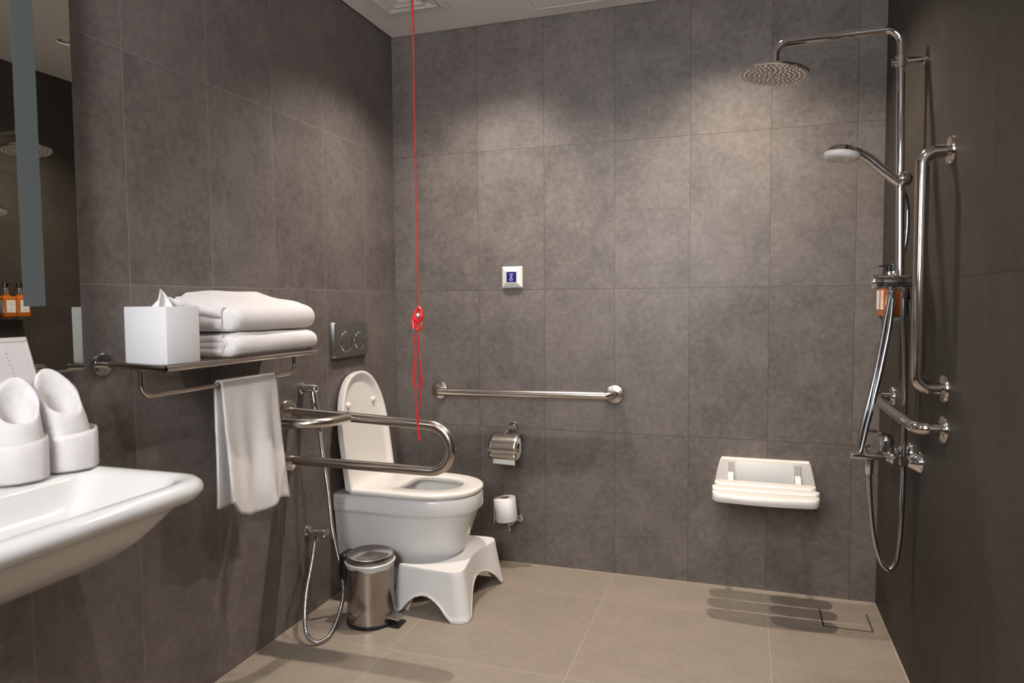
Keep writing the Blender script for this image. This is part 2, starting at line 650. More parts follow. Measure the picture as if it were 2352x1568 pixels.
def rail(name, label, pts, r, bend, ends, m, cat='grab rail', fr=.040):
    t = root(name, ends[0][0], label, cat)
    bm = BM()
    tube(bm, round_path(pts, bend, 10), r, 20)
    part('bar', bm, m, t)
    for c, ax in ends:
        part('wall_flange', flange(BM(), c, ax, fr, .012, r), m, t)
    return t


rail('grab_rail', 'straight brushed steel grab rail on the back wall above the paper holders',
     [(.216, 0, .757), (.216, -.068, .757), (1.008, -.068, .765), (1.008, 0, .765)], .0165, .045,
     [((.216, 0, .757), (0, -1, 0)), ((1.008, 0, .765), (0, -1, 0))], M_steel)
rail('grab_rail', 'tall upright steel grab rail on the right wall beside the shower pole',
     [(ROOM_W, -.89, 1.515), (ROOM_W-.064, -.89, 1.515), (ROOM_W-.064, -.89, .925), (ROOM_W, -.89, .925)], .016, .055,
     [((ROOM_W, -.89, 1.515), (-1, 0, 0)), ((ROOM_W, -.89, .925), (-1, 0, 0))], M_polish, fr=.036)
rail('grab_rail', 'low level steel grab rail on the right wall above the shower mixer',
     [(ROOM_W, -.255, .822), (ROOM_W-.066, -.255, .822), (ROOM_W-.066, -.893, .822), (ROOM_W, -.893, .822)], .0155, .055,
     [((ROOM_W, -.255, .822), (-1, 0, 0)), ((ROOM_W, -.893, .822), (-1, 0, 0))], M_polish, fr=.036)

# U-shaped support rail beside the toilet with its side brace
uy = -.822
t = root('support_rail', (0, uy, .60), 'U shaped brushed steel support rail projecting from the left wall beside the toilet', 'grab rail')
bm = BM()
path = [(0, uy, .775)]
xe, zt, zb = .545, .752, .600
rr = (zt-zb)/2
path.append((.2, uy, .767))
for k in range(25):
    a = PI/2 - PI*k/24
    path.append((xe + rr*math.cos(a), uy, (zt+zb)/2 + rr*math.sin(a)))
path.append((0, uy, .604))
tube(bm, path, .0165, 20)
part('bar', bm, M_steel, t)
bm = BM()
tube(bm, round_path([(.250, uy, .765), (.228, -.985, .765), (0, -.995, .765)], .13, 14), .0165, 20)
part('brace', bm, M_steel, t)
for c in ((0, uy, .775), (0, uy, .604), (0, -.995, .765)):
    part('wall_flange', flange(BM(), c, (1, 0, 0), .042, .014, .0165), M_steel, t)

# ------------------------------------------------------------------ emergency call button
t = root('call_button', (.565, 0, 1.258), 'white square emergency call plate with a blue push pad on the back wall', 'call button')
bm = BM()
X0, Z0, H = .5655, 1.2575, .0455


def sqr(h, y):
    return [(X0-h, y, Z0-h), (X0+h, y, Z0-h), (X0+h, y, Z0+h), (X0-h, y, Z0+h)]


loft(bm, [sqr(H, 0), sqr(H, -.008), sqr(H-.001, -.010), sqr(.0245, -.0225), sqr(.0225, -.0225), sqr(.0225, -.020)], cap0=False)
part('plate', bm, M_plastic, t, smooth=False)
bm = BM()
loft(bm, [sqr(.0215, -.0195), sqr(.0215, -.0230), sqr(.0205, -.0238)], cap0=False)
part('push_pad', bm, M_blue, t, smooth=False, label='blue push pad')
bm = BM()
yy = -.0242


def stroke(bm, pts, r=.0008):
    tube(bm, [(X0+a, yy, Z0+b) for a, b in pts], r, 6)


stroke(bm, [(.0115*math.cos(a), .001+.0125*math.sin(a)) for a in [math.radians(35+110*k/10) for k in range(11)]], .0009)
stroke(bm, [(.0115*math.cos(a), -.002+.0125*math.sin(a)) for a in [math.radians(-35-110*k/10) for k in range(11)]], .0012)
stroke(bm, [(.0025*math.cos(a)+.0008, .0065+.0025*math.sin(a)) for a in [2*PI*k/10 for k in range(11)]], .0007)
stroke(bm, [(-.0012, .005), (-.004, -.003), (-.0065, -.007), (-.001, -.0065), (0, -.009), (.002, -.0065), (.004, -.004), (.003, .003), (.002, .005)], .0007)
stroke(bm, [(-.004, -.002), (.001, -.001), (.002, -.005)], .0006)
part('symbol', bm, M_white, t, label='white bell symbol')
bm = BM()
for a, b, w, h in ((-.001, .0375, .002, .0028), (.003, .0350, .0016, .001), (-.003, .0350, .001, .0008)):
    box(bm, X0+a-w/2, X0+a+w/2, -.0152, -.0128, Z0+b-h/2, Z0+b+h/2)
part('printed_mark', bm, M_dark_ink, t, smooth=False)

# ------------------------------------------------------------------ flush plate
t = root('flush_plate', (0, -.417, 1.006), 'grey dual flush plate with two round buttons on the left wall', 'flush plate')


def rrx(cy, cz, hy, hz, r, x, n=5):
    return [(x, a, b) for a, b in rrect(cy, cz, hy, hz, r, n)]


bm = BM()
cz = 1.0065
loft(bm, [rrx(-.4165, cz, .130, .072, .010, .001), rrx(-.4165, cz, .130, .072, .012, .006), rrx(-.4165, cz, .124, .068, .012, .017), rrx(-.4165, cz, .120, .065, .012, .0185)])
part('plate', bm, M_satin, t)
for by, r in ((-.458, .0425), (-.358, .0365)):
    bm = BM()
    lathe(bm, [(r, .0), (r, .0015), (r-.002, .0035), (r-.0045, .002), (r-.0045, .0)], (.0183, by, .998), (1, 0, 0), 40, cap=False)
    ring = part('button_ring', bm, M_chrome, t, label='polished ring')
    bm = BM()
    lathe(bm, [(r-.005, 0), (r-.005, .002), (r-.007, .003), (0, .0034)], (.0183, by, .998), (1, 0, 0), 40, cap=False)
    part('flush_button', bm, M_satin, t)

# ------------------------------------------------------------------ toilet
TY = -.38
t = root('toilet', (0, TY, .08), 'white wall-hung toilet with its lid raised', 'toilet')
bm = BM()
prof = [  # x rear, nose, half width, z, exponent, front length
    (.002, .428, .132, .056, 2.2, .21), (.002, .442, .142, .062, 2.2, .215), (.002, .452, .1475, .085, 2.25, .22), (.002, .463, .152, .13, 2.25, .225), (.002, .482, .158, .20, 2.3, .24),
    (.002, .510, .166, .28, 2.3, .255), (.002, .531, .172, .338, 2.35, .265), (.002, .534, .1735, .345, 2.35, .265), (.002, .545, .1785, .350, 2.35, .27),
    (.002, .549, .1795, .358, 2.35, .27), (.002, .549, .1795, .402, 2.35, .27), (.002, .546, .1765, .410, 2.35, .27), (.002, .538, .170, .413, 2.35, .265)]
rings = [at(dshape(a, b, w, TY, 40, p, .012, fl), z) for a, b, w, z, p, fl in prof]
# the inner bowl
for a, b, w, z in ((.20, .508, .130, .413), (.205, .50, .123, .405), (.215, .485, .112, .37), (.235, .455, .092, .31), (.26, .42, .065, .25), (.29, .38, .035, .235)):
    rings.append(at(dshape(a, b, w, TY, 40, 2.2, .03, min(w*1.5, (b-a)*.6)), z))
loft(bm, rings)
part('bowl', bm, M_ceramic, t, auto=50)
bm = BM()
loft(bm, [at(dshape(.262, .425, .068, TY, 40, 2.2, .03, .09), .262)], cap0=False)
part('water', bm, M_water, t)
# seat: a flat ring with a D shaped opening
bm = BM()
so = [(.075, .546, .176, .416), (.073, .550, .179, .421), (.073, .550, .179, .430), (.075, .546, .175, .4355), (.080, .538, .168, .437)]
si = [(.236, .478, .110, .437), (.240, .472, .105, .434), (.242, .470, .103, .426), (.240, .474, .106, .416)]
R = [at(dshape(a, b, w, TY, 40, 2.35, .015, .262), z) for a, b, w, z in so]
R += [at(dshape(a, b, w, TY, 40, 2.3, .03, .15), z) for a, b, w, z in si]
loft(bm, R + [R[0]], cap0=False, cap1=False)
bmesh.ops.remove_doubles(bm, verts=bm.verts, dist=1e-6)
part('seat', bm, M_seat, t, auto=50)
# lid: an upright egg-shaped shell leaning to the wall; built flat (u = height, v = across) then tilted
LB = Vector((.088, TY, .427))
tilt = math.radians(7.5)
eu = Vector((-math.sin(tilt), 0, math.cos(tilt)))
en = Vector((math.cos(tilt), 0, math.sin(tilt)))


def lidpts(u0, u1, w, d, p=2.25, fl=.27):
    return [LB + eu*u + Vector((0, v, 0)) + en*d for u, v in dshape(u0, u1, w, 0, 40, p, .012, fl)]


bm = BM()
loft(bm, [lidpts(.004, .440, .168, -.030), lidpts(0, .449, .177, -.026), lidpts(-.004, .452, .180, -.016), lidpts(-.004, .452, .180, -.001), lidpts(-.003, .450, .178, .001),
          lidpts(.006, .440, .168, .001), lidpts(.010, .436, .164, -.002), lidpts(.02, .425, .153, -.013), lidpts(.04, .405, .14, -.015)])
lid = part('lid', bm, M_seat, t, auto=45)
for v in (-.098, .098):
    bm = BM()
    c = LB + eu*.325 + Vector((0, v, 0)) + en*(-.015)
    lathe(bm, [(.011, 0), (.010, .010), (.006, .013), (0, .0135)], c, en, 16)
    part('bumper', bm, M_seat, lid)
for v in (-.085, .085):
    bm = BM()
    lathe(bm, [(.010, -.028), (.012, -.026), (.012, .026), (.010, .028)], (.070, TY+v, .424), (0, 1, 0), 18)
    part('hinge', bm, M_seat, t)
bm = BM()
box(bm, .028, .056, TY-.1802, TY-.1795, .3772, .379)
part('maker_mark', bm, M_ink, t, smooth=False)

# ------------------------------------------------------------------ toilet step stool
SY = -.405
t_st = root('foot_stool', (.44, SY, 0), 'white plastic step stool curved round the foot of the toilet', 'stool')
top_h = .176


def stool_outline():
    """outer outline and matching inner cut, walked as one closed loop; each point carries an arch height"""
    o = []
    # near side, rear to front
    for k in range(15):
        s = k/14
        o.append((.312 + .205*s, SY-.183 - .018*math.sin(s*PI*.5), .082*max(0, math.sin(PI*min(1, max(0, (s-.12)/.78))))**.62))
    # near front foot corner
    for k in range(1, 8):
        a = -PI/2 + PI/2*k/8
        o.append((.517 + .036*math.cos(a), SY-.165 + .036*math.sin(a), 0))
    # concave front
    for k in range(25):
        s = k/24
        v = -.165 + .33*s
        o.append((.553 - .022*math.sin(PI*s)**1.5, SY+v, .100*max(0, math.sin(PI*min(1, max(0, (s-.06)/.88))))**.6))
    for k in range(1, 8):
        a = PI/2*k/8
        o.append((.517 + .036*math.cos(a), SY+.165 + .036*math.sin(a), 0))
    for k in range(15):
        s = 1-k/14
        o.append((.312 + .205*s, SY+.183 + .018*math.sin(s*PI*.5), .082*max(0, math.sin(PI*min(1, max(0, (s-.12)/.78))))**.62))
    # rear far pad edge, then the inner curve round the toilet
    for k in range(1, 4):
        o.append((.305, SY+.183-.010*k/3, 0))
    for k in range(31):
        a = PI/2 - PI*k/30
        s = k/30
        o.append((.312 + .170*math.cos(a)**.9 if math.cos(a) > 0 else .312, SY + .171*math.sin(a), .125*max(0, math.sin(PI*min(1, max(0, (s-.04)/.92))))**.35))
    for k in range(1, 4):
        o.append((.305, SY-.173-.010*k/3, 0))
    return o


O = stool_outline()
ctr = Vector((.43, SY))
bm = BM()
rows = 14
rings = []
cen = []
for (x, y, a) in O:
    inner = (x < .484 and abs(y-SY) < .1715 and a >= 0 and ((x-.312)/.172)**2 + ((y-SY)/.1725)**2 < 1.02 and x > .3)
    cen.append(inner)
ring_list = []
ring_list.append([(x, y, top_h) for x, y, a in O])
for j in range(rows+1):
    f = j/rows
    ring = []
    for (x, y, a), inn in zip(O, cen):
        zb_ = a
        z = (top_h-.006)*(1-f) + zb_*f
        fl = (1 - z/top_h)
        if inn:
            k = 1.0
            px, py = x, y
        else:
            px = x + (x-ctr.x)*.20*fl + (.006*fl if x > .5 else 0)
            py = SY + (y-SY)*(1 + .085*fl)
        if j == 0:                              # rounded shoulder
            d = Vector((x-ctr.x, y-SY))
            px, py = px + d.x*.004, py + d.y*.004
        if j == rows and not inn:               # rolled rim at the foot
            d = Vector((px-ctr.x, py-SY)).normalized()
            px, py = px + d.x*.0065, py + d.y*.0065
        ring.append((px, py, max(z, .0)))
    ring_list.append(ring)
R = loft(bm, ring_list, cap0=False, cap1=False)
top_face = bm.faces.new(R[0][::-1])
bmesh.ops.triangulate(bm, faces=[top_face])
st = part('shell', bm, M_plastic, t_st, auto=50)
thicken(st, .0045, 0)

# ------------------------------------------------------------------ pedal bin
BX, BY = .240, -.690
t = root('pedal_bin', (BX, BY, 0), 'small round brushed steel pedal bin on the floor beside the toilet', 'bin')
bm = BM()
lathe(bm, [(.0845, .010), (.0845, .222), (.082, .222), (.082, .012)], (BX, BY, 0), seg=64, cap=False)
part('body', bm, M_binsteel, t)
bm = BM()
lathe(bm, [(.078, 0), (.086, 0), (.0875, .004), (.0875, .012), (.085, .014), (.078, .014)], (BX, BY, 0), seg=64)
part('base_ring', bm, M_rubber, t, label='black base ring')
bm = BM()
seg = 64
ring_a, ring_b, ring_c = [], [], []
for k in range(seg):
    a = 2*PI*k/seg
    w = .004*math.sin(3*a+.6) + .003*math.sin(7*a)
    ring_a.append((BX+.0840*math.cos(a), BY+.0840*math.sin(a), .229))
    ring_b.append((BX+(.0905+.2*w)*math.cos(a), BY+(.0905+.2*w)*math.sin(a), .226+.3*w))
    ring_c.append((BX+.0860*math.cos(a), BY+.0860*math.sin(a), .209+w))
loft(bm, [ring_a, ring_b, ring_c], cap0=False, cap1=False)
part('liner_bag', bm, M_bag, t, label='pale bin liner folded over the rim')
bm = BM()
lathe(bm, [(.082, .226), (.0845, .228), (.0845, .246), (.083, .2495), (.079, .2515), (.0, .2560)], (BX, BY, 0), seg=64, cap=False)
part('lid', bm, M_lidsteel, t, auto=30)
bm = BM()
box(bm, BX-.112, BX-.080, BY-.035, BY+.035, .150, .246, .010, 3)
part('hinge', bm, M_black, t)
bm = BM()
box(bm, BX+.060, BX+.128, BY-.032, BY+.026, 0, .008, .002)
part('foot', bm, M_black, t)
bm = BM()
loft(bm, [[(BX+.08, BY-.028, z), (BX+.08, BY+.024, z), (BX+.122, BY+.018, z-.006), (BX+.122, BY-.024, z-.006)] for z in (.030, .0345)])
part('pedal', bm, M_chrome, t, smooth=False)

# ------------------------------------------------------------------ bidet spray
t = root('bidet_sprayer', (0, -.728, .845), 'chrome bidet hand spray hanging from its wall holder beside the toilet', 'bidet spray')
bm = BM()
lathe(bm, [(.021, 0), (.021, .006), (.0165, .010), (.0165, .030)], (0, -.738, .846), (1, 0, 0), 24)
holder = part('wall_holder', bm, M_chrome, t)
bm = BM()
lathe(bm, [(.0150, .030), (.0155, .036), (.0155, .058), (.013, .066), (.007, .070), (0, .071)], (0, -.738, .846), (1, 0, 0), 24)
tube(bm, smooth_path([(.048, -.738, .842), (.052, -.739, .815), (.062, -.741, .770), (.073, -.742, .715)], 6), [.0115 + .0018*math.sin(PI*k/18) for k in range(19)], 18)
part('spray_head', bm, M_chrome, t)
bm = BM()
lathe(bm, [(.009, 0), (.010, .008), (.010, .028), (.008, .032)], (.074, -.741, .692), (-.05, 0, 1), 16)
part('hose_nut', bm, M_chrome, t)
bm = BM()
tube(bm, smooth_path([(.074, -.741, .70), (.080, -.736, .62), (.088, -.717, .48), (.098, -.712, .34), (.113, -.690, .20), (.128, -.690, .10), (.142, -.738, .045), (.163, -.82, .014), (.172, -.878, .008),
                      (.155, -.915, .012), (.125, -.915, .030), (.100, -.893, .062), (.078, -.852, .135), (.055, -.775, .235), (.040, -.735, .285)], 12), .0072, 14)
part('hose', bm, M_hose, t)
t = root('stop_valve', (0, -.717, .311), 'small chrome angle stop valve on the left wall above the floor', 'valve')
bm = BM()
lathe(bm, [(.026, 0), (.025, .004), (.018, .008), (.011, .010)], (0, -.717, .311), (1, 0, 0), 28, cap=False)
part('wall_flange', bm, M_chrome, t)
bm = BM()
lathe(bm, [(.010, .006), (.010, .022), (.014, .024), (.014, .050), (.010, .052), (.010, .060)], (0, -.717, .311), (1, 0, 0), 24)
lathe(bm, [(.010, 0), (.010, .024)], (.036, -.724, .285), (0, .15, 1), 18)
part('body', bm, M_chrome, t)
bm = BM()
lathe(bm, [(.012, .060), (.019, .062), (.020, .070), (.019, .077), (.010, .080)], (0, -.717, .311), (1, 0, 0), 12)
part('knob', bm, M_chrome, t)

# ------------------------------------------------------------------ towel shelf on the left wall
y0, y1, xs = -1.563, -.95, .206
t = root('towel_shelf', (0, -1.256, 1.0), 'polished steel wall towel shelf with a hanging rail underneath', 'shelf')
for y in (y0, y1):
    bm = BM()
    lathe(bm, [(.0285, 0), (.0285, .006), (.026, .009), (.0, .010)], (0, y, 1.003), (1, 0, 0), 32, cap=False)
    part('wall_flange', bm, M_chrome, t)
    bm = BM()
    tube(bm, [(.006, y, 1.003), (.05, y, 1.002), (xs, y, .996)], .0085, 16)
    part('side_arm', bm, M_polish, t)
for k, x in enumerate((xs, .155, .105, .055)):
    bm = BM()
    tube(bm, [(x, y0-.006, .9965), (x, y1+.006, .9965)], .0078 if k == 0 else .005, 14)
    part('shelf_bar', bm, M_polish, t)
bm = BM()
tube(bm, round_path([(.125, y0, .998), (.125, y0, .925), (.125, y1, .925), (.125, y1, .998)], .03, 8), .0062, 14)
part('towel_rail', bm, M_polish, t)

# tissue box with a raised tissue
t = root('tissue_box', (.133, -1.498, 1.0048), 'white cube tissue box with a tissue pulled up on the towel shelf', 'tissue box')
bm = BM()
bx0, bx1, by0, by1, bz0, bz1 = .070, .200, -1.556, -1.447, 1.0048, 1.146
box(bm, bx0, bx1, by0, by1, bz0, bz1, .0025, 2)
part('box', bm, M_boxwhite, t, auto=30)
bm = BM()


def tis(u, v):
    # a crumpled peak: wide at the slot, rising to a point on one side
    yy_ = -1.536 + .112*u
    h = max(0, 1-abs(u-.36)/.42)**.75*.047 + .019*max(0, 1-abs(u-.80)/.2)**.7
    z = bz1 - .003 + h*v
    x = .133 + .014*math.sin(u*15)*(1-.75*v) + .010*math.sin(u*7+1)*v + .014*v*(u-.3)
    return (x, yy_ + (.36-u)*.03*v, z)


grid(bm, 40, 10, tis)
ts = part('tissue', bm, M_tissue, t)
thicken(ts, .0012, 0)


# two folded bath towels
def folded_towel(name, label, group, ya, yb, xa, xb, za, zf, zbk, layers, seedv):
    """a bath towel folded into layers, the rounded fold to the room (+x); end faces show the layers"""
    rnd = random.Random(seedv)
    t = root(name, ((xa+xb)/2, (ya+yb)/2, za), label, 'towel', group)
    n = layers
    ny = 36

    def prof_pt(s, f):
        """closed outline in x-z: s along the outline 0..1"""
        return None
    # outline of the whole folded stack
    outl = []
    hf = (zf-za)
    for k in range(14):                       # bottom, back to front
        s = k/13
        outl.append((xa + (xb-hf*.42-xa)*s, za))
    for k in range(1, 16):                    # rounded fold
        a = -PI/2 + PI*k/16
        outl.append((xb - hf*.42 + hf*.42*math.cos(a), za + hf/2 + hf/2*math.sin(a)))
    for k in range(14):                       # top, front to back
        s = k/13
        z = zf + (zbk-zf)*(s**.8)
        outl.append((xb-hf*.42 + (xa-xb+hf*.42)*s, z))
    for k in range(1, 10):                    # back
        outl.append((xa - .004*math.sin(PI*k/10), zbk + (za-zbk)*k/10))
    rings = []
    cxm = (xa+xb)/2
    czm = (za+zf)/2
    for j in range(ny+1):
        s = j/ny
        e = min(s, 1-s)*ny
        shr = {0: .11, 1: .035, 2: .012, 3: .004}.get(int(e), 0)
        y = ya + (yb-ya)*s
        ring = []
        for (x, z) in outl:
            top = (z-za)/(zf-za)
            wz = .0022*math.sin(5*s+24*x+seedv)*max(0, top) + .0012*math.sin(11*s-41*x+seedv)*max(0, top)
            wx = .0018*math.sin(5*s+30*z+seedv)
            sag = -.010*max(0, top)*max(0, (1-e/4)) if e < 4 else 0
            ring.append((x + (cxm-x)*shr*1.4 + wx*(1 if x > xb-.06 else 0), y, max(za, z + (czm-z)*shr*2.0 + wz + sag)))
        rings.append(ring)
    bm = BM()
    loft(bm, rings)
    part('body', bm, M_towel, t, auto=70)
    # the fold layers on the near end: rolled cloth edges standing proud of the end
    for q in range(n):
        zz = za + .010 + (zf-za-.018)*(q+.5)/n
        hh = (zf-za)/n*.44
        bm = BM()
        pts = []
        for k in range(12):
            s = k/11
            lift = (zbk-zf)*(1-s)*(q+.5)/n
            pts.append((xa+.006 + (xb-xa-.046)*s, ya+.004 - .004*math.sin(PI*s), zz + lift + .002*math.sin(6*s+q)))
        tube(bm, smooth_path(pts, 3), hh, 10)
        part('fold', bm, M_towel, t)
    return t


tw = folded_towel('bath_towel', 'white folded bath towel under the other one on the shelf', 'bath towels on the shelf', -1.335, -.935, .012, .214, 1.0048, 1.072, 1.072, 3, 3)
bm = BM()
sp = [(.172+.016*(1-k/26)*math.cos(k*.42), -1.338, 1.038+.018*(1-k/26)*math.sin(k*.42)) for k in range(22)]
tube(bm, sp, .0028, 8)
part('rolled_edge', bm, M_towel, tw)
folded_towel('bath_towel', 'white plump folded bath towel on top of the stack beside the tissue box', 'bath towels on the shelf', -1.330, -.94, .012, .213, 1.0735, 1.147, 1.188, 2, 11)

# hand towel over the rail
bm = BM()
RX, RZ = .125, .925


def hang(u, v):
    fold = math.sin(u*2*PI*1.6+.8)*.6 + math.sin(u*2*PI*2.9+2)*.4
    R_ = .0115
    L1, L2 = .372, .352
    arc = PI*R_
    tot = L1 + arc + L2
    s = v*tot
    yt = -1.302 + .238*u
    if s < L2:                                # behind
        d = L2 - s
        x, z = RX-R_ - .006*d/L2 + fold*.004*d/L2, RZ - d
        w = d/L2
    elif s < L2+arc:
        a = PI - (s-L2)/R_
        x, z = RX + R_*math.cos(a), RZ + R_*math.sin(a)
        w = 0
    else:
        d = s-L2-arc
        w = d/L1
        x = RX+R_ + .010*w + fold*.017*w**.8
        z = RZ - d - w*(.026*math.sin(u*PI*1.15)**2 + .012*u) + w*.012*(1-u)
        if u < .2:
            z += w*.030*(1-u/.2)**1.0
    y = yt + (.040*w*u*(1 if s > L2 else .2)) + .004*math.sin(v*9+u*5)*w
    return (x, y, z)


grid(bm, 44, 80, hang)
o = part('hand_towel', bm, M_towel, None, auto=80)
tag(o, 'white hand towel draped over the rail below the shelf', 'towel')
thicken(o, .007, 0)

# ------------------------------------------------------------------ washbasin
t = root('washbasin', (0, -2.0, .70), 'wide white ceramic washbasin on the left wall', 'washbasin')
by0_, by1_ = -2.34, -1.702
XF = .476


def basin_out(ins, z, back=0.0, rf=.085, rb=.06):
    """rounded rectangle inset by ins; back edge at x=back"""
    xa, xb, ya, yb = back, XF-ins, by0_+ins, by1_-ins
    rf_ = max(rf-ins*.6, .02)
    pts = []
    for (cx_, cy_, r, a0) in ((xb-rf_, yb-rf_, rf_, 0), (xa+rb, yb-rb, rb, PI/2), (xa+rb, ya+rb, rb, PI), (xb-rf_, ya+rf_, rf_, 3*PI/2)):
        for k in range(11):
            a = a0 + PI/2*k/10
            pts.append((cx_ + r*math.cos(a), cy_ + r*math.sin(a), z))
    # densify the straight runs
    out = []
    for i, p in enumerate(pts):
        q = pts[(i+1) % len(pts)]
        out.append(p)
        d = math.dist(p, q)
        if d > .08:
            for k in range(1, 8):
                out.append(tuple(p[c]+(q[c]-p[c])*k/8 for c in range(3)))
    return out


def shrink(ring, f, z, cx_, cy_):
    return [(cx_+(x-cx_)*f, cy_+(y-cy_)*f, z) for x, y, _ in ring]


def inner_ring(ins, z):
    r = basin_out(ins, z, .165, .085, .05)
    return r


n0 = len(basin_out(0, 0))
outer = basin_out(.036, .7)
bcx, bcy = .24, (by0_+by1_)/2
rings = []
for f, z in ((.30, .612), (.52, .622), (.70, .648), (.83, .683), (.93, .722), (.98, .742)):
    ring = shrink(outer, f, z, bcx, bcy)
    ring = [(max(.0, x - (1-f)*.16), y, z_) for x, y, z_ in ring]
    rings.append(ring)
rings.append(basin_out(.034, .748))
rings.append(basin_out(.024, .7505))
rings.append(basin_out(.010, .757))
rings.append(basin_out(.002, .768))
rings.append(basin_out(0, .776))
rings.append(basin_out(.003, .786))
rings.append(basin_out(.011, .793))
rings.append(basin_out(.020, .795))
rings.append(basin_out(.030, .7945))
inner = inner_ring(.046, .790)
if len(inner) == n0:
    rings.append(inner)
    for f, z in ((.975, .782), (.93, .765), (.85, .738), (.72, .708), (.5, .691), (.22, .685)):
        rings.append(shrink(inner, f, z, .32, bcy))
bm = BM()
try:
    loft(bm, rings)
except Exception as ex:
    raise RuntimeError('basin ring mismatch %s' % [len(r) for r in rings])
o = part('basin', bm, M_ceramic, t, auto=70)
bm = BM()
lathe(bm, [(.0, .002), (.018, .002), (.021, 0), (.021, -.004)], (.32, bcy, .6835), seg=24, cap=False)
part('drain', bm, M_chrome, t)
# mixer tap of the basin stands left of the frame; the trap below the bowl
bm = BM()
tube(bm, round_path([(.20, bcy, .625), (.20, bcy, .50), (0, bcy, .50)], .05), .018, 16)
part('waste_trap', bm, M_chrome, t)


# folded hand towels standing on the basin
def folded_peak(name, label, cx_, cy_, z0, turn, lean, hgt, r0):
    t = root(name, (cx_, cy_, z0), label, 'towel', 'towels standing on the washbasin')
    seg, rows = 56, 16
    # rim height by angle: a high point behind and to the left, a low V to the front
    bm = BM()

    def rim(a):
        c = math.cos(a)                       # a = 0 is the low front
        return hgt*(.57 + .43*((1-c)/2)**1.15)

    def pos(a, h, r):
        w = turn + a
        f = h/hgt
        rr = r*(1 - .20*f**1.8)
        return (cx_ + rr*math.cos(w)*.92 + lean[0]*f**1.4, cy_ + rr*math.sin(w) + lean[1]*f**1.4, z0 + h)
    rings = []
    for j in range(rows+1):
        ring = []
        for k in range(seg):
            a = 2*PI*k/seg
            h = .004 + (rim(a)-.004)*j/rows
            swirl = .0022*math.sin(3*(a + h*16)) + (.0030 if 0 < ((a + h*22) % (2*PI)) < .5 else 0)
            ring.append(pos(a, h, r0 + swirl))
        rings.append(ring)
    for dr, dh in ((.003, .003), (.007, .001), (.010, -.006)):
        rings.append([pos(2*PI*k/seg, rim(2*PI*k/seg)+dh, r0-dr) for k in range(seg)])
    for j in range(1, 7):
        rings.append([pos(2*PI*k/seg, rim(2*PI*k/seg)-.006 - (rim(2*PI*k/seg)-hgt*.5)*(j/6)*.95, r0-.010-.003*j) for k in range(seg)])
    rings.append([pos(2*PI*k/seg, hgt*.52, r0*.28) for k in range(seg)])
    loft(bm, rings)
    part('rolled_cone', bm, M_towel, t, auto=80)
    bm = BM()
    R0 = r0 + .002
    prof_ = [(R0-.002, .002), (R0+.0035, .001), (R0+.0065, .006), (R0+.0068, .072), (R0+.0058, .080), (R0+.003, .083), (R0+.0002, .079), (R0-.003, .06)]
    rings = []
    for rr, h in prof_:
        ring = []
        for k in range(seg):
            a = 2*PI*k/seg
            hh = h + (.006*math.sin(a+turn+.4) if h > .05 else 0)
            r_ = rr + .0012*math.sin(5*a) + .0008*math.sin(9*a+h*60)
            ring.append((cx_ + r_*math.cos(a)*.95, cy_ + r_*math.sin(a), z0 + hh))
        rings.append(ring)
    loft(bm, rings, cap0=False, cap1=False)
    part('cuff', bm, M_towel, t, auto=80)


def world_dir(px):                             # horizontal direction from a place on the basin to the camera
    return math.atan2(-1.04, 1.40)


folded_peak('folded_hand_towel', 'white hand towel folded to a peak on the washbasin, the left one before the card', .112, -1.866, .7955, world_dir(0)+.15, (.000, .004), .205, .0470)
folded_peak('folded_hand_towel', 'white hand towel folded to a peak, nearest the basin corner and the mirror edge', .118, -1.753, .7955, world_dir(0)+.35, (-.006, -.030), .216, .0465)

# ------------------------------------------------------------------ card in its stand
t = root('display_card', (.055, -1.9, .7955), 'white printed card standing behind the folded towels', 'card')
# leaning card: top further back
KB, KT = Vector((.056, 0, .796)), Vector((.0525, 0, 1.0835))
ku = (KT-KB).normalized()
kn = Vector((ku.z, 0, -ku.x))


def kp(y, s, d):
    p = KB + (KT-KB)*s + kn*d
    return (p.x, y, p.z)


ya, yb = -2.02, -1.791
kz = .0   # the card's right edge leans a little to the corner
bm = BM()


def kedge(s):
    return -1.727 - .068*s


loft(bm, [[kp(ya, 0, d), kp(kedge(0), 0, d), kp(kedge(1), 1, d), kp(ya, 1, d)] for d in (0, .004)])
part('card', bm, M_cardw, t, smooth=False)
bm = BM()
for a, b, c, e in (((ya, .0), (kedge(0)-.001, .0), (kedge(0)-.006, .0), (ya, .0)),):
    pass
for s0, s1, yy0, yy1 in ((.970, .992, ya, kedge(.98)-.002), (.02, .985, None, None)):
    if yy0 is None:
        loft(bm, [[kp(kedge(s0)-.006, s0, d), kp(kedge(s0)-.0015, s0, d), kp(kedge(s1)-.0015, s1, d), kp(kedge(s1)-.006, s1, d)] for d in (.004, .0055)])
    else:
        loft(bm, [[kp(yy0, s0, d), kp(yy1, s0, d), kp(yy1, s1, d), kp(yy0, s1, d)] for d in (.004, .0055)])
part('border', bm, M_label, t, smooth=False)
bm = BM()
rnd = random.Random(5)
for k in range(10):                            # a column of small faint lettering, turned on its side
    s = .915 - .0285*k
    yc_ = -1.843 + .0027*k
    w, h = .0040, .0030/.286
    for q in range(3):
        u = rnd.uniform(-.5, .5)
        if rnd.random() < .5:
            a = (yc_-w/2, yc_+w/2, s+u*h*.6, s+u*h*.6+.0035)
        else:
            a = (yc_+u*w*.7, yc_+u*w*.7+.0010, s-h*.32, s+h*.32)
        loft(bm, [[kp(a[0], a[2], d), kp(a[1], a[2], d), kp(a[1], a[3], d), kp(a[0], a[3], d)] for d in (.004, .0048)])
part('lettering', bm, M_ink, t, smooth=False)
bm = BM()
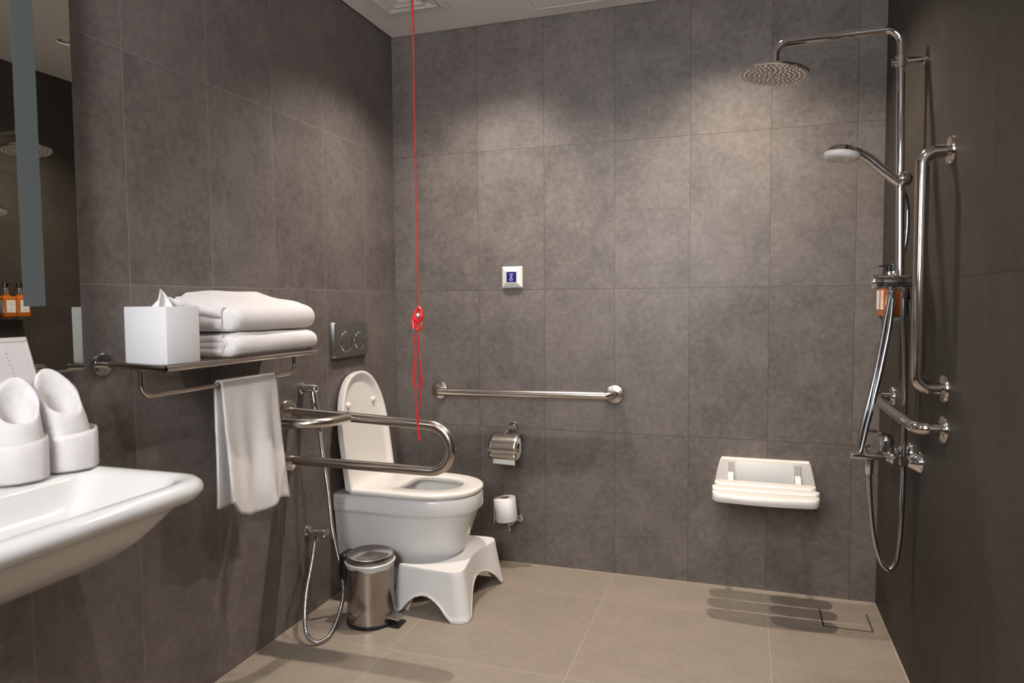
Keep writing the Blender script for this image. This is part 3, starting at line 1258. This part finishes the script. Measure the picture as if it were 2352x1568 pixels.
loft(bm, [[kp(-1.832, .625, d), kp(-1.808, .625, d), kp(-1.812, .680, d), kp(-1.826, .665, d)] for d in (.004, .0052)])
part('emblem', bm, [M_dark_ink], t, smooth=False, label='dark emblem')
bm = BM()
loft(bm, [[kp(-1.820, .622, d), kp(-1.805, .580, d), kp(-1.804, .590, d), kp(-1.810, .645, d)] for d in (.004, .0056)])
part('emblem_tip', bm, [M_gold], t, smooth=False, label='gold tip of the emblem')
t = root('gift_box', (.084, -1.99, .7955), 'black box with a gold band at the left of the folded towels', 'box')
bm = BM()
box(bm, .070, .098, -2.06, -1.920, .7955, .925, .001)
part('box', bm, M_blackbox, t, smooth=False)
bm = BM()
box(bm, .0695, .0985, -2.0605, -1.9195, .882, .899)
part('band', bm, M_gold, t, smooth=False, label='gold band')
bm = BM()
box(bm, .0693, .0987, -2.0607, -1.9193, .899, .907)
part('stripe', bm, M_creamp, t, smooth=False, label='cream stripe')

# ------------------------------------------------------------------ mirror
t = root('wall_mirror', (0, -2.1, 1.0), 'frameless wall mirror with a frosted vertical strip above the washbasin', 'mirror')
bm = BM()
my0, my1, mz0, mz1 = -2.75, -1.651, 1.0, 2.18
box(bm, .042, .050, my0+.004, my1-.004, mz0+.004, mz1-.004)
mg = part('mirror_glass', bm, M_mirror, t, smooth=False)
bm = BM()
loft(bm, [[(.042, my0, mz0), (.042, my1, mz0), (.042, my1, mz1), (.042, my0, mz1)],
          [(.0475, my0, mz0), (.0475, my1, mz0), (.0475, my1, mz1), (.0475, my0, mz1)],
          [(.0499, my0+.004, mz0+.004), (.0499, my1-.004, mz0+.004), (.0499, my1-.004, mz1-.004), (.0499, my0+.004, mz1-.004)]], cap0=True, cap1=False)
part('glass_edge', bm, M_glassedge, t, smooth=False, label='polished glass edge')
bm = BM()
box(bm, .0500, .0504, -1.792, -1.742, 1.149, mz1-.1)
part('frosted_strip', bm, M_frost, t, smooth=False, label='frosted strip')
bm = BM()
box(bm, 0, .042, my0+.08, my1-.05, mz0+.05, mz1-.05)
part('backing', bm, M_void, t, smooth=False)

# ------------------------------------------------------------------ paper holders
t = root('paper_holder', (.564, 0, .611), 'steel toilet paper holder with a cover flap on the back wall', 'paper holder')
bm = BM()
lathe(bm, [(.021, 0), (.021, .005), (.018, .009), (.0, .010)], (.564, 0, .609), (0, -1, 0), 28, cap=False)
part('wall_flange', bm, M_chrome, t)
bm = BM()
tube(bm, round_path([(.564, -.006, .612), (.562, -.045, .612), (.554, -.070, .594), (.551, -.082, .578)], .012), .0055, 12)
tube(bm, [(.487, -.066, .545), (.487, -.066, .530), (.50, -.066, .530)], .004, 10)
tube(bm, [(.487, -.066, .530), (.618, -.066, .530)], .0045, 12)
part('arm', bm, M_chrome, t)
bm = BM()
cxs = []
for k in range(13):                            # curved cover: over the roll then hanging straight
    a = math.radians(80 - 100*k/12)
    cxs.append((-.066 - .056*math.cos(a), .528 + .058*math.sin(a)))
cxs = [(-.020, .580), (-.040, .586)] + cxs + [(-.1225, .505), (-.120, .488)]
V = [[(.491 + .124*j/8, y, z) for y, z in cxs] for j in range(9)]
rows_ = [[bm.verts.new(p) for p in r] for r in V]
for i in range(8):
    for k in range(len(cxs)-1):
        bm.faces.new((rows_[i][k], rows_[i+1][k], rows_[i+1][k+1], rows_[i][k+1]))
cv = part('cover', bm, M_steel, t, auto=60)
thicken(cv, .0015, 0)
bm = BM()
tube(bm, [(.489, -.1245, .526), (.618, -.1245, .526)], .0070, 14)
part('cover_edge', bm, M_polish, t)


def paper_roll(name, label, c, axis, r, L, tail):
    t = root(name, c, label, 'toilet roll', 'toilet rolls')
    ax = Vector(axis).normalized()
    bm = BM()
    lathe(bm, [(.021, 0), (r-.002, 0), (r, .002), (r, L-.002), (r-.002, L), (.021, L), (.021, 0)], Vector(c)-ax*L/2, ax, 48, cap=False)
    part('paper', bm, M_tissue, t, auto=50)
    bm = BM()
    lathe(bm, [(.0209, .0005), (.0209, L-.0005), (.0195, L-.0005), (.0195, .0005), (.0209, .0005)], Vector(c)-ax*L/2, ax, 32, cap=False)
    part('core', bm, mat('card_core', (.30, .20, .17), .8), t, label='brown card core')
    if tail:
        bm = BM()
        V_ = grid(bm, 6, 14, tail)
        tl = part('loose_sheet', bm, M_tissue, t)
        thicken(tl, .0009, 0)
    return t


paper_roll('toilet_roll', 'white toilet roll under the steel cover flap', (.556, -.066, .528), (1, 0, 0), .050, .100,
           lambda u, v: (.507 + .098*u, -.066 - .0508*math.cos(min(v*2, 1)*.3) + .003*max(0, v-.5), .524 - .058*v - .004*u))
paper_roll('toilet_roll', 'white toilet roll standing upright on the lower wall holder', (.545, -.062, .258), (.10, 0, -1), .0475, .100,
           lambda u, v: (.545 - .0485*math.cos(v*1.3-.6) - .004*v, -.062 - .0485*math.sin(v*1.3-.6), .209 + .094*u - .014*(1-u)*v))
t = root('spare_roll_holder', (.572, 0, .20), 'chrome upright spare roll holder low on the back wall', 'paper holder')
bm = BM()
lathe(bm, [(.019, 0), (.019, .005), (.016, .009), (.0, .010)], (.590, 0, .203), (0, -1, 0), 24, cap=False)
part('wall_flange', bm, M_chrome, t)
bm = BM()
tube(bm, round_path([(.590, -.006, .203), (.578, -.05, .198), (.565, -.062, .190)], .01), .0058, 12)
tube(bm, [(.561, -.062, .172), (.549, -.062, .27), (.543, -.062, .328)], .0052, 12)
lathe(bm, [(0, -.010), (.006, -.008), (.0085, 0), (.006, .008), (0, .010)], (.561, -.062, .172), (0, 0, 1), 14)
part('spindle', bm, M_chrome, t)

# ------------------------------------------------------------------ fold-down shower seat
t = root('shower_bench', (1.594, 0, .45), 'white slatted fold-down shower seat fixed to the back wall', 'seat')
bm = BM()


def plate(y, ins=0.0, dz=0.0):
    pts = []
    L_, R_ = 1.432+ins, 1.764-ins
    zt_, zb_ = .530-ins, .372+ins
    pts += [(L_-.022+.0, y, zb_), (R_+.022, y, zb_)]
    for k in range(9):
        s = k/8
        pts.append((R_ + .022*(1-s**1.6), y, zb_ + .03 + (zt_-.008-zb_-.03)*s))
    pts += [(R_-.006, y, zt_)]
    pts += [(L_+.006, y, zt_)]
    for k in range(9):
        s = 1-k/8
        pts.append((L_ - .022*(1-s**1.6), y, zb_ + .03 + (zt_-.008-zb_-.03)*s))
    return pts


loft(bm, [plate(0), plate(-.024), plate(-.030, .004)], cap0=False)
part('wall_plate', bm, M_cream, t, auto=35)
bm = BM()
box(bm, 1.492, 1.705, -.034, -.029, .390, .520, .002)
part('back_pad', bm, M_plastic, t, auto=35)
for xx in (1.473, 1.716):
    bm = BM()
    box(bm, xx-.011, xx+.011, -.036, -.028, .478, .517, .001)
    part('hinge_cover', bm, M_greyplastic, t, smooth=False, label='grey hinge insert')
    bm = BM()
    loft(bm, [[(xx-.010, y, z), (xx+.010, y, z), (xx+.010, y2, z2), (xx-.010, y2, z2)] for y, z, y2, z2 in
              ((-.030, .478, -.030, .450), (-.052, .476, -.052, .446), (-.112, .452, -.112, .4425), (-.31, .4405, -.31, .4385))])
    part('arm', bm, M_plastic, t, smooth=False)
# three slats, the front one bowed and deeper
slats = [(-.110, -.178, 1.416, 1.772, 0), (-.188, -.256, 1.410, 1.776, 0), (-.266, -.345, 1.414, 1.770, .018)]
for (ya_, yb_, xa_, xb_, bow) in slats:
    bm = BM()
    n = 28
    rings = []
    for k in range(n+1):
        s = k/n
        x = xa_ + (xb_-xa_)*s
        e = min(s, 1-s)
        rr = min(1, e/.035)
        fr = yb_ - bow*(math.sin(PI*s)) + bow*.75
        yA, yB = ya_ - .016*(1-rr**.5), fr + .016*(1-rr**.5) + (.010*(1-min(1, e/.08))**2)
        th = .024 if not bow else .030
        zt2, zb2 = .466, .466-th
        ring = [(x, yA, zb2+.004), (x, yA, zt2-.006), (x, yA-.004, zt2-.001), (x, yA-.012, zt2), (x, yB+.014, zt2), (x, yB+.005, zt2-.002), (x, yB, zt2-.008),
                (x, yB, zb2+.004), (x, yB+.004, zb2), (x, yA-.004, zb2)]
        rings.append(ring)
    loft(bm, rings)
    part('slat', bm, M_cream, t, auto=45)

# ------------------------------------------------------------------ floor drain
t = root('floor_drain', (1.871, -.19, 0), 'square tile-insert floor drain in the shower corner', 'drain')
bm = BM()
dx0, dx1, dy0, dy1 = 1.795, 1.948, -.256, -.112
for a in ((dx0-.0045, dx0+.001, dy0-.003, dy1+.002), (dx1-.0005, dx1+.001, dy0-.002, dy1+.002), (dx0, dx1, dy0-.002, dy0-.0008), (dx0, dx1, dy1, dy1+.0015)):
    box(bm, a[0], a[1], a[2], a[3], 0, .0006)
part('slot', bm, M_void, t, smooth=False, label='dark slot round the insert')
bm = BM()
for a in ((dx1+.002, dx1+.006, dy0-.003, dy1+.002), (dx0+.001, dx1-.001, dy0-.0005, dy0+.0025)):
    box(bm, a[0], a[1], a[2], a[3], 0, .0014)
part('edge_strip', bm, M_polish, t, smooth=False)
bm = BM()
box(bm, dx0+.001, dx1-.001, dy0+.0025, dy1, 0, .0010)
part('insert', bm, M_floor, t, smooth=False)

# ------------------------------------------------------------------ shower column
PX, PY = 1.943, -.585
t = root('shower_column', (PX, PY, 1.2), 'chrome shower pole with an overhead arm on the right wall', 'shower')
HX = 1.597
bm = BM()
tube(bm, round_path([(PX+.004, PY, 1.205), (PX-.003, PY, 1.60), (PX-.007, PY, 1.928), (HX, PY, 1.921), (HX, PY, 1.853)], [.3, .045, .040], 10), .0118, 20)
part('riser_pole', bm, M_chrome, t)
bm = BM()
lathe(bm, [(.0125, 0), (.0155, .002), (.0155, .014), (.0125, .016)], (HX, PY, 1.845), (0, 0, 1), 20)
part('arm_collar', bm, M_chrome, t)
bm = BM()
tube(bm, [(ROOM_W, PY, 1.832), (PX-.03, PY, 1.831)], .0105, 18)
lathe(bm, [(.0165, -.016), (.0165, .016)], (PX-.006, PY, 1.831), (0, 0, 1), 24)
part('wall_bracket', bm, M_chrome, t)
bm = BM()
lathe(bm, [(.019, 0), (.019, .004), (.0105, .006)], (ROOM_W, PY, 1.832), (-1, 0, 0), 24, cap=False)
part('bracket_flange', bm, M_chrome, t)
hd_ax = Vector((.105, .035, 1)).normalized()    # the plate hangs slightly off level
hc = Vector((HX-.002, PY, 1.833))
bm = BM()
lathe(bm, [(0, .014), (.016, .014), (.024, .010), (.092, .008), (.100, .004), (.1005, -.002), (.098, -.004), (.0965, -.0045)], hc, hd_ax, 64, cap=False)
head = part('shower_head', bm, M_chrome, t, auto=30)
bm = BM()
lathe(bm, [(.0968, -.0045), (0, -.0045)], hc, hd_ax, 64, cap=False)
face = part('spray_face', bm, mat('spray_face_grey', (.46, .40, .34), .35, .1), head, label='grey spray face')
bm = BM()
n_ = hd_ax.orthogonal().normalized()
b_ = hd_ax.cross(n_)
for ring_i in range(1, 7):
    for k in range(ring_i*6):
        a = 2*PI*k/(ring_i*6) + ring_i*.4
        c = hc + (n_*math.cos(a) + b_*math.sin(a))*(.0145*ring_i) - hd_ax*.0042
        lathe(bm, [(.0033, 0), (.0022, .0028), (0, .003)], c, -hd_ax, 6, cap=False)
nz = part('nozzles', bm, mat('nozzle_rubber', (.88, .85, .80), .5), head, smooth=False)
nz['kind'] = 'stuff'
# diverter bar
bm = BM()
lathe(bm, [(0, 0), (.0205, 0), (.0215, .002), (.0215, .024), (.0205, .026), (.0190, .0265), (.0190, .029), (.0205, .030), (.0205, .105), (.018, .109), (.014, .110), (.014, .1275)],
      (1.872, PY, 1.201), (1, 0, 0), 36)
part('diverter', bm, M_chrome, t)
for xx in (1.929, 1.957):
    bm = BM()
    lathe(bm, [(.010, 0), (.010, -.010), (.0082, -.012), (.0078, -.032), (.006, -.036)], (xx, PY-(.004 if xx < 1.94 else 0), 1.184), (0, 0, 1), 18)
    part('hose_nut', bm, M_chrome, t)
# sliding holder
bm = BM()
prof_b = [(.027*math.cos(a), .024*math.sin(a)) for a in [math.radians(-90+180*k/16) for k in range(17)]]
lathe(bm, [(max(r, .0), h) for r, h in prof_b], (PX+.006, PY, 1.497), (0, 0, 1), 32, cap=False)
part('slide_holder', bm, M_chrome, t)
t_col = t

# hand shower
t = root('hand_shower', (1.78, PY-.01, 1.56), 'chrome hand shower with a white spray face in the pole holder', 'hand shower')
hp = smooth_path([(1.937, PY-.012, 1.484), (1.915, PY-.014, 1.503), (1.885, PY-.016, 1.530), (1.852, PY-.018, 1.560), (1.828, PY-.018, 1.577), (1.800, PY-.018, 1.586)], 6)
rs = [.0125 + .0025*math.sin(PI*k/(len(hp)-1)) for k in range(len(hp))]
bm = BM()
tube(bm, hp, rs, 18)
part('handle', bm, M_chrome, t)
hx_ax = Vector((.13, .10, 1)).normalized()
hc2 = Vector((1.783, PY-.018, 1.575))
bm = BM()
lathe(bm, [(0, .026), (.018, .025), (.036, .019), (.046, .009), (.0485, .001)], hc2, hx_ax, 40, cap=False)
part('head_shell', bm, M_chrome, t)
bm = BM()
lathe(bm, [(.0487, .002), (.0495, -.001), (.0485, -.008), (.044, -.013), (.030, -.015), (.012, -.0155), (0, -.0155)], hc2, hx_ax, 40, cap=False)
fc = part('spray_face', bm, M_plastic, t, label='white spray face')
bm = BM()
n_ = hx_ax.orthogonal().normalized()
b_ = hx_ax.cross(n_)
for ring_i in range(2, 5):
    for k in range(ring_i*6):
        a = 2*PI*k/(ring_i*6)
        lathe(bm, [(.0018, 0), (.0012, .003), (0, .0032)], hc2 + (n_*math.cos(a) + b_*math.sin(a))*(.0092*ring_i) - hx_ax*.0140, -hx_ax, 6, cap=False)
nz = part('nozzles', bm, mat('grey_nozzle', (.45, .44, .43), .5), fc, smooth=False)
nz['kind'] = 'stuff'
bm = BM()   # its hose: behind the pole, down past the mixer, a tight loop and back up to the diverter
tube(bm, smooth_path([(1.942, PY-.006, 1.478), (1.962, PY+.022, 1.44), (1.968, PY+.03, 1.38), (1.962, PY+.030, 1.30), (1.935, PY+.030, 1.20), (1.915, PY+.01, 1.10), (1.892, PY-.02, .98),
                      (1.866, PY-.045, .86), (1.846, PY-.052, .765), (1.840, PY-.054, .715), (1.8425, PY-.056, .703), (1.847, PY-.055, .715), (1.858, PY-.05, .77), (1.878, PY-.045, .86), (1.902, PY-.035, .98),
                      (1.920, PY-.02, 1.08), (1.928, PY-.006, 1.15)], 10), .0070, 14)
part('hose', bm, M_hosesm, t)

# mixer tap
MX, MZ = 1.94, .684
t = root('shower_mixer', (ROOM_W, -.59, MZ), 'chrome lever shower mixer low on the right wall', 'tap')
for yy_ in (-.525, -.655):
    bm = BM()
    lathe(bm, [(.032, 0), (.032, .004), (.030, .008), (.016, .034), (.012, .036)], (ROOM_W, yy_, MZ+.002), (-1, 0, 0), 32, cap=False)
    part('wall_flange', bm, M_chrome, t)
    bm = BM()
    lathe(bm, [(.012, .028), (.012, .040), (.0155, .041), (.0155, .054), (.012, .055)], (ROOM_W, yy_, MZ+.002), (-1, 0, 0), 6)
    part('union', bm, M_chrome, t, smooth=False)
bm = BM()
tube(bm, smooth_path([(MX, -.66, MZ), (MX-.004, -.63, MZ+.002), (MX-.010, -.59, MZ+.003), (MX-.004, -.55, MZ+.002), (MX, -.52, MZ)], 6),
     [.0150]*6+[.018]*6+[.020]*6+[.018]*6+[.0150], 20)
box(bm, 1.822, MX-.006, -.613, -.567, .676, .693, .005, 3)
part('body', bm, M_chrome, t)
bm = BM()
lathe(bm, [(.0215, 0), (.0215, .035), (.0200, .040), (.017, .045), (0, .047)], (MX-.020, -.59, .700), (0, 0, 1), 32)
part('cartridge_housing', bm, M_chrome, t)
bm = BM()
lv = smooth_path([(MX-.004, -.59, .742), (MX-.030, -.59, .752), (MX-.070, -.59, .758), (MX-.112, -.59, .755)], 6)
V0 = []
for i_, p in enumerate(lv):
    w = .012 + .003*i_/len(lv)
    V0.append([(p.x, p.y-w, p.z), (p.x, p.y+w, p.z), (p.x, p.y+w*.7, p.z+.005), (p.x, p.y-w*.7, p.z+.005)])
loft(bm, V0)
part('lever', bm, M_chrome, t, auto=30)
bm = BM()
lathe(bm, [(.006, 0), (.006, .012), (.009, .014), (.009, .024), (.006, .027), (0, .028)], (1.868, -.59, .692), (0, 0, 1), 18)
part('diverter_knob', bm, M_chrome, t)
bm = BM()
lathe(bm, [(.0125, 0), (.0125, -.010), (.0105, -.012), (.0105, -.046), (.0085, -.050)], (1.876, -.59, .678), (0, 0, 1), 20)
part('outlet_nut', bm, M_chrome, t)
bm = BM()
tube(bm, smooth_path([(1.876, -.59, .632), (1.879, -.588, .57), (1.887, -.585, .48), (1.903, -.583, .395), (1.920, -.582, .353), (1.937, -.58, .341), (1.953, -.58, .362), (1.962, -.58, .42), (1.967, -.58, .52),
                      (1.972, -.560, .70), (1.972, -.560, .85), (1.966, -.572, 1.0), (1.958, -.583, 1.10), (1.957, -.585, 1.15)], 10), .0072, 14)
part('hose', bm, M_hosesm, t)

# ------------------------------------------------------------------ soap dispensers on the right wall
t = root('dispenser_holder', (ROOM_W, -.41, 1.09), 'clear wall holder carrying the two amber bottles', 'holder')
bm = BM()
box(bm, ROOM_W-.006, ROOM_W, -.475, -.338, 1.085, 1.150, .002)
part('wall_plate', bm, M_clear, t, smooth=False)
for yy_ in (-.441, -.373):
    bm = BM()
    lathe(bm, [(0, -.013), (.015, -.012), (.027, -.005), (.0305, .003), (.0305, .0045), (.029, .0045), (0, .0005)], (1.958, yy_, 1.092), (0, 0, 1), 24, cap=False)
    part('cup', bm, M_clear, t)


def bottle(label, y, first=None):
    t = root('soap_bottle', (1.956, y, 1.0955), label, 'bottle', 'amber soap bottles')
    bm = BM()
    hx_, hy_ = .031, .032
    rr_ = lambda ins, z: at(rrect(1.956, y, hx_-ins, hy_-ins, .007), z)
    loft(bm, [rr_(.004, 1.0955), rr_(0, 1.0985), rr_(0, 1.183), rr_(.004, 1.192), rr_(.018, 1.200), rr_(.019, 1.205)])
    part('body', bm, M_amber, t, auto=40)
    bm = BM()
    lathe(bm, [(.0125, 0), (.0125, .022), (.010, .024), (.010, .034)], (1.956, y, 1.2035), seg=20)
    part('collar', bm, M_chrome, t)
    bm = BM()
    lathe(bm, [(.011, 0), (.012, .002), (.012, .018), (.010, .020)], (1.956, y, 1.2395), seg=20)
    box(bm, 1.925, 1.956, y-.0045, y+.0045, 1.2535, 1.2585)
    part('pump', bm, M_black, t, smooth=False)
    bm = BM()
    box(bm, 1.956-hx_-.0007, 1.956-hx_, y-.022, y+.022, 1.118, 1.178)
    box(bm, 1.956-hx_+.006, 1.956-.003, y-hy_-.0007, y-hy_, 1.118, 1.178)
    part('label', bm, M_label, t, smooth=False, label='white paper label')
    bm = BM()
    for z_, w_ in ((1.163, .012), (1.158, .020), (1.150, .008), (1.132, .018), (1.128, .014)):
        box(bm, 1.956-hx_-.0011, 1.956-hx_-.0007, y-w_/2, y+w_/2, z_, z_+.0016)
    part('label_print', bm, M_ink, t, smooth=False)


bottle('amber pump soap bottle beside the shower pole, nearer one of the pair', -.441)
bottle('amber pump soap bottle on the wall holder, half hidden behind the nearer one', -.373)
